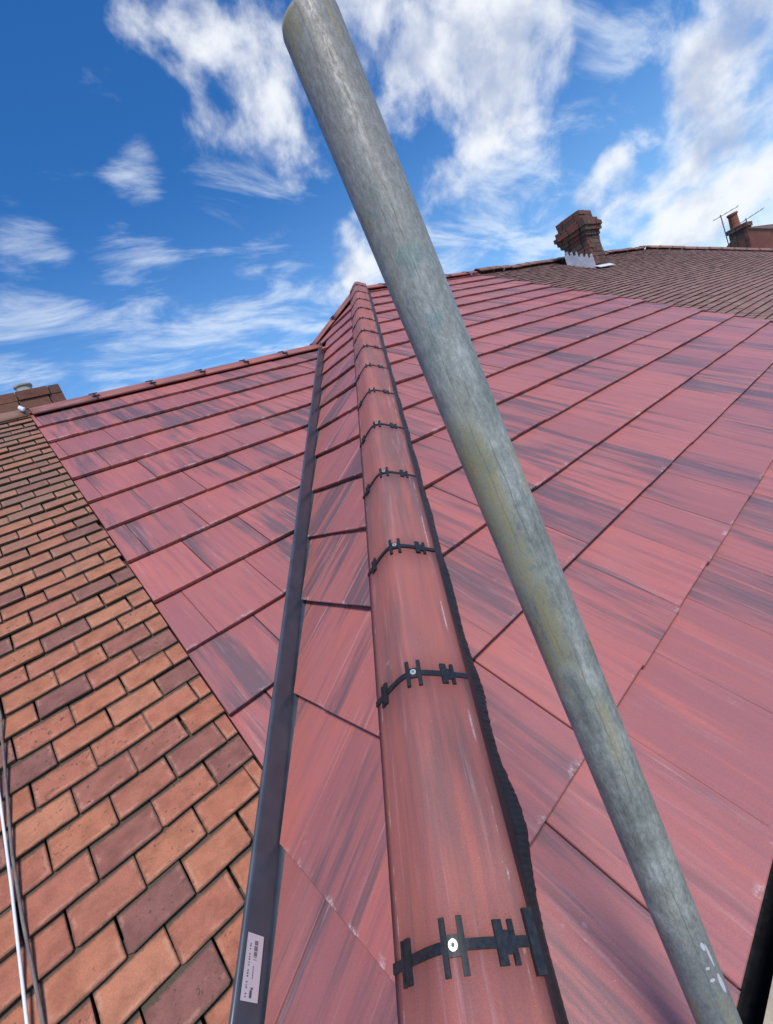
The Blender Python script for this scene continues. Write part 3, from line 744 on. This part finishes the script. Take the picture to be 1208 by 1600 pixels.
def pot(parent, x, y, z, r, h, mat):
    mb = MB(); mb.tube([(x, y, z-.02), (x, y, z+h*.1), (x, y, z+h*.85), (x, y, z+h*.86), (x, y, z+h), (x, y, z+h), (x, y, z+h*.4)], [r*1.1, r, r*.9, r*1.08, r*1.08, r*.78, r*.75], 18)
    return mb.build('chimney_pot', mat, parent, smooth=False)
st = brick_stack(nb, -0.55, 0.585, 4.45, 4.95, Z0+0.6, Z0+1.49, {0: .03, 1: .03, 2: .03}, STACK)
MB().box(-0.53, 0.56, 4.47, 4.93, Z0+1.48, Z0+1.502).build('flaunching', MORTAR, st)
pot(st, 0.395, 4.62, Z0+1.50, 0.062, 0.095, POT); pot(st, 0.13, 4.62, Z0+1.50, 0.062, 0.03, POT)

# brown clay roof on the right, with a hip at its far end
br = thing('brown_roof_house', 'adjoining house with an old brown clay plain tile roof and brick chimney', 'house', (10, 4, 0))
XE = 14.05
MB().box(6.45, XE+3.4, 0.7, 8.0, 0, z16-0.10).build('wall', WALL, br)
BDK = OD
hipx = lambda y: XE+(Y_RIDGE-y)
slopeB = sheet('roof_slope', [dn(p, SR, BDK) for p in [(VERGE_R(yR)+.004, yR, zR(yR)), (hipx(yR), yR, zR(yR)), (XE, Y_RIDGE, Z_RIDGE), (VERGE_R(Y_RIDGE)+.004, Y_RIDGE, Z_RIDGE)]], BED, br)
sheet('roof_slope', [(VERGE_R(Y_RIDGE)+.01, Y_RIDGE, Z_RIDGE-.03), (XE, Y_RIDGE, Z_RIDGE-.03), (hipx(yR), 2*Y_RIDGE-yR, zR(yR)-.03), (VERGE_R(Y_RIDGE)+.01, 2*Y_RIDGE-yR, zR(yR)-.03)], BROWN, br)
sheet('roof_slope', [(XE, Y_RIDGE, Z_RIDGE-.03), (hipx(yR), yR, zR(yR)-.03), (hipx(yR), 2*Y_RIDGE-yR, zR(yR)-.03)], BROWN, br)
vmaxB = (Y_RIDGE-yR)/math.cos(thR)-0.02
vs = []; v_ = 0.02
while v_ < vmaxB-0.03: vs.append(v_); v_ += PG
sag = lambda u, v: 0.018*math.sin(u*0.9+1)*math.sin(v*0.7) - 0.01
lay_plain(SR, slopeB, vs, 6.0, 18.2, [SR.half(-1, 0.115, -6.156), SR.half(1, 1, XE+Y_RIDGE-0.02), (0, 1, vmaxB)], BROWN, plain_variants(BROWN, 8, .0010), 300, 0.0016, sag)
BCAP = cap_mesh('old_ridge_tile', 0.290, 0.112, 0.085, 0.014, BROWN, 10, 0.002, 0.09)
cap_run2(br, Vector((VERGE_R(Y_RIDGE)+0.02, Y_RIDGE, Z_RIDGE)), X1, Y1, Z1, s0=0, s1=XE-VERGE_R(Y_RIDGE), lift=0.052, clips=False, me=BCAP, ln=0.30, jit=0.016)
bd = Vector((1, -1, -kR)).normalized(); ba = Vector((1, 1, 0)).normalized(); bn = bd.cross(ba); bn = bn if bn.z > 0 else -bn
cap_run2(br, Vector((XE, Y_RIDGE, Z_RIDGE)), bd, ba, bn, s0=0, s1=4.9, lift=0.062, clips=False, me=BCAP, ln=0.30, jit=0.006)
# its chimney on the slope below the ridge
cx0, cx1, cy0, cy1 = 9.03, 9.56, 3.66, 4.10; ctop = Z0+2.37
ch = brick_stack(br, cx0, cx1, cy0, cy1, Z0+1.0, ctop, {0: .0, 1: .0, 2: .045, 3: .085, 4: .06, 5: .03}, STACK)
MB().box(cx0+.06, cx1-.06, cy0+.06, cy1-.06, ctop-.006, ctop+.02).build('flaunching', MORTAR, ch)
# stepped lead flashing on the side and an apron in front
v = []; f = []; xs = cx0-0.012; ns = 6
yy = [cy0-.01+(cy1-cy0+.02)*k/ns for k in range(ns+1)]
mb = MB()
for k in range(ns):
    zb = zR(yy[k])-0.06; ztp = zR(yy[k])+0.20+0.02*random.random()
    mb.box(xs-.006, xs+.004, yy[k], yy[k+1]+.001, zb, ztp)
    mb.box(xs-.0065, xs+.004, yy[k]+.002, yy[k]+random.uniform(.025, .05), ztp, ztp+random.uniform(.025, .055))
mb.build('step_flashing', LEAD, ch)
ap = [Vector((cx0-.06, cy0-.10, zR(cy0-.10)+.024)), Vector((cx1+.05, cy0-.10, zR(cy0-.10)+.024)), Vector((cx1+.05, cy0-.008, zR(cy0-.008)+.034)), Vector((cx0-.06, cy0-.008, zR(cy0-.008)+.034))]
sheet('apron_flashing', ap, LEAD, ch, 0.006)

# ------------------------------------------------------------------ far gable house with chimney and aerials
fh = thing('gable_house', 'distant red brick gable end house rising behind the brown tiled hip', 'house', (26, 3.7, 0))
FX = 22.0; FA = Vector((FX, 4.02, Z0+1.90)); fr = 3.6; fk = 0.66
mb = MB(); zB = FA.z-fr*fk
mb.v = [(FX, FA.y-fr, 0), (FX, FA.y+fr, 0), (FX, FA.y+fr, zB), (FX, FA.y, FA.z), (FX, FA.y-fr, zB)]
mb.v += [(x+9, y, z) for x, y, z in mb.v]
mb.f = [(0, 4, 3, 2, 1), (5, 6, 7, 8, 9), (0, 5, 9, 4), (1, 2, 7, 6), (2, 3, 8, 7), (3, 4, 9, 8)]; mb.m = [0]*6
def mat_fargable():
    m, t, bs = new_mat('far_gable_brick'); P = t.node('ShaderNodeTexCoord').outputs['Object']; x, y, z = t.sep(P)
    br_ = t.node('ShaderNodeTexBrick', i_Scale=4.4); t.put(br_.inputs['Vector'], t.comb(t.math('ADD', x, y), z, 0.0))
    br_.inputs['Color1'].default_value = C(0.42, 0.125, 0.075); br_.inputs['Color2'].default_value = C(0.50, 0.17, 0.10); br_.inputs['Mortar'].default_value = C(0.34, 0.20, 0.15)
    n = t.noise(P, 1.3, 4, 0.6)
    t.put(bs.inputs['Base Color'], t.mix(t.smooth(n, 0.45, 0.7, 0, 0.6), br_.outputs[0], C(0.30, 0.10, 0.08))); bs.inputs['Roughness'].default_value = 0.9
    return m
mb.uv = []
mb.build('wall', mat_fargable(), fh)
for sg in (-1, 1):
    sheet('roof_slope', [(FX-.02, FA.y, FA.z+.03), (FX+9, FA.y, FA.z+.05), (FX+9, FA.y+sg*(fr+.2), FA.z+.05-fk*(fr+.2)), (FX-.02, FA.y+sg*(fr+.2), FA.z+.03-fk*(fr+.2))], BROWN, fh, 0.025)
fc = brick_stack(fh, FX-0.05, FX+0.75, FA.y-0.12, FA.y+0.40, Z0+1.2, Z0+2.05, {0: .04, 1: .04}, STACK)
pot(fc, FX+0.20, FA.y+0.20, Z0+2.05, 0.15, 0.50, REDPOT)
def aerial(name, base, h, boom_dir, boom_len, nel, label):
    t_ = thing(name, label, 'aerial', tuple(base), None)
    MB().tube([base, base+Vector((0, 0, h))], 0.016, 8).build('mast', METAL, t_)
    top = base+Vector((0, 0, h-.05)); bd_ = Vector(boom_dir).normalized()
    MB().tube([top-bd_*boom_len*.3, top+bd_*boom_len*.7], 0.009, 6).build('boom', METAL, t_)
    sd = bd_.cross(Z1).normalized()
    for k in range(nel):
        p = top-bd_*boom_len*.28+bd_*boom_len*.95*k/(nel-1); MB().tube([p-sd*.18+Z1*.02, p+sd*.18+Z1*.02], 0.005, 5).build('element', METAL, t_)
    return t_
def at_x(px, py, X): d = ray(px, py); k = X/d.x; return Vector((0, 0, Z0))+d*k
pA = at_x(1139, 384, 21.9)
aerial('television_aerial', Vector((pA.x, pA.y, pA.z-0.5)), 1.60, (0.5, -1, 0.1), 0.75, 5, 'tall thin television aerial mast standing beside the distant gable chimney pot')
pB = at_x(1168, 352, 23.0)
aerial('television_aerial', Vector((pB.x, pB.y, pB.z-0.6)), 0.85, (0.6, -1, 0.2), 0.8, 5, 'low television aerial with long boom behind the verge of the distant gable')

# ------------------------------------------------------------------ scaffold
PDIR = Vector((-0.023, 0.008, 1)).normalized(); PMID = Vector((0.318, 0.265, Z0+0.005))
PB_ = PMID-PDIR*(PMID.z/PDIR.z); PX, PY = PB_.x, PB_.y; PTOP = (Z0+0.322)/PDIR.z
pole = thing('scaffold_pole', 'weathered galvanised steel scaffold pole standing upright in front of the roof', 'pole', (PX, PY, 0))
def pole_tube():
    n = 48; ro, ri = 0.02415, 0.0205; mb = MB()
    zs = [0.006] + [0.4*k for k in range(1, 15)] + [PTOP-.004, PTOP]
    for z in zs:
        rr = ro if z < PTOP-0.001 else ro-.0012
        for k in range(n): a = 2*math.pi*k/n; mb.v.append((PX-PX+rr*math.cos(a), rr*math.sin(a), z))
    for i in range(len(zs)-1):
        for k in range(n): mb.f.append((i*n+k, i*n+(k+1) % n, (i+1)*n+(k+1) % n, (i+1)*n+k))
    b = (len(zs)-1)*n; c = len(mb.v)
    for z in (PTOP, PTOP-.5):
        for k in range(n): a = 2*math.pi*k/n; mb.v.append((ri*math.cos(a), ri*math.sin(a), z))
    for k in range(n):
        k2 = (k+1) % n; mb.f.append((b+k, b+k2, c+k2, c+k)); mb.f.append((c+k, c+k2, c+n+k2, c+n+k))
    mb.m = [0]*len(mb.f)
    o = mb.build('tube', GALV, pole, Matrix.Translation((PX, PY, 0)) @ Vector((0, 0, 1)).rotation_difference(PDIR).to_matrix().to_4x4(), smooth=True)
    return o
pole_tube()
MB().box(PX-.075, PX+.075, PY-.075, PY+.075, 0.001, 0.0075).build('base_plate', GALV, pole)
tb = MB().box(0.375, 3.9, 0.262, 0.2925, Z0-1.19, Z0-1.006).build('toe_board', TIMBER)
tag(tb, 'tan timber toe board standing on edge along the gutter', 'board')
zP = Z0-1.192
tz = zP-.038
for k in range(4):
    y1 = 0.2615-(k*0.232) - (0.062 if True else 0)
    b = MB().box(-0.2, 3.7, y1-.225, y1, tz, zP).build('scaffold_board', TIMBER); tag(b, 'timber scaffold board of the working platform beneath the eave', 'board', 'platform boards')

# ------------------------------------------------------------------ cables lying down the orange roof
def cable(name, pts, r, mat, label):
    path = []
    for i in range(len(pts)-1):
        for k in range(6):
            q_ = k/6; x = pts[i][0]*(1-q_)+pts[i+1][0]*q_; y = pts[i][1]*(1-q_)+pts[i+1][1]*q_; h = pts[i][2]*(1-q_)+pts[i+1][2]*q_
            path.append(Vector((x, y, zLp(y)))+SL.N*(r+h))
    mb = MB().tube(path, r, 10)
    o = mb.build(name, mat, smooth=True); tag(o, label, 'cable'); return o
cable('white_cable', [(-0.425, 0.80, .006), (-0.393, 1.214, .004), (-0.371, 1.441, .003), (-0.354, 1.639, .004), (-0.345, 1.78, .004), (-0.36, 2.1, .003), (-0.40, 2.9, .003), (-0.45, 4.0, .004)], 0.0032, WHITE, 'thin white cable running down the orange clay tiles')
cable('grey_cable', [(-0.390, 0.80, .003), (-0.370, 1.227, .002), (-0.366, 1.366, .002), (-0.357, 1.501, .002), (-0.318, 1.80, .003), (-0.307, 1.874, .003), (-0.315, 2.1, .003), (-0.36, 2.9, .003), (-0.42, 4.0, .003)], 0.0034, GREYC, 'dull grey brown cable lying beside the white cable on the orange tiles')
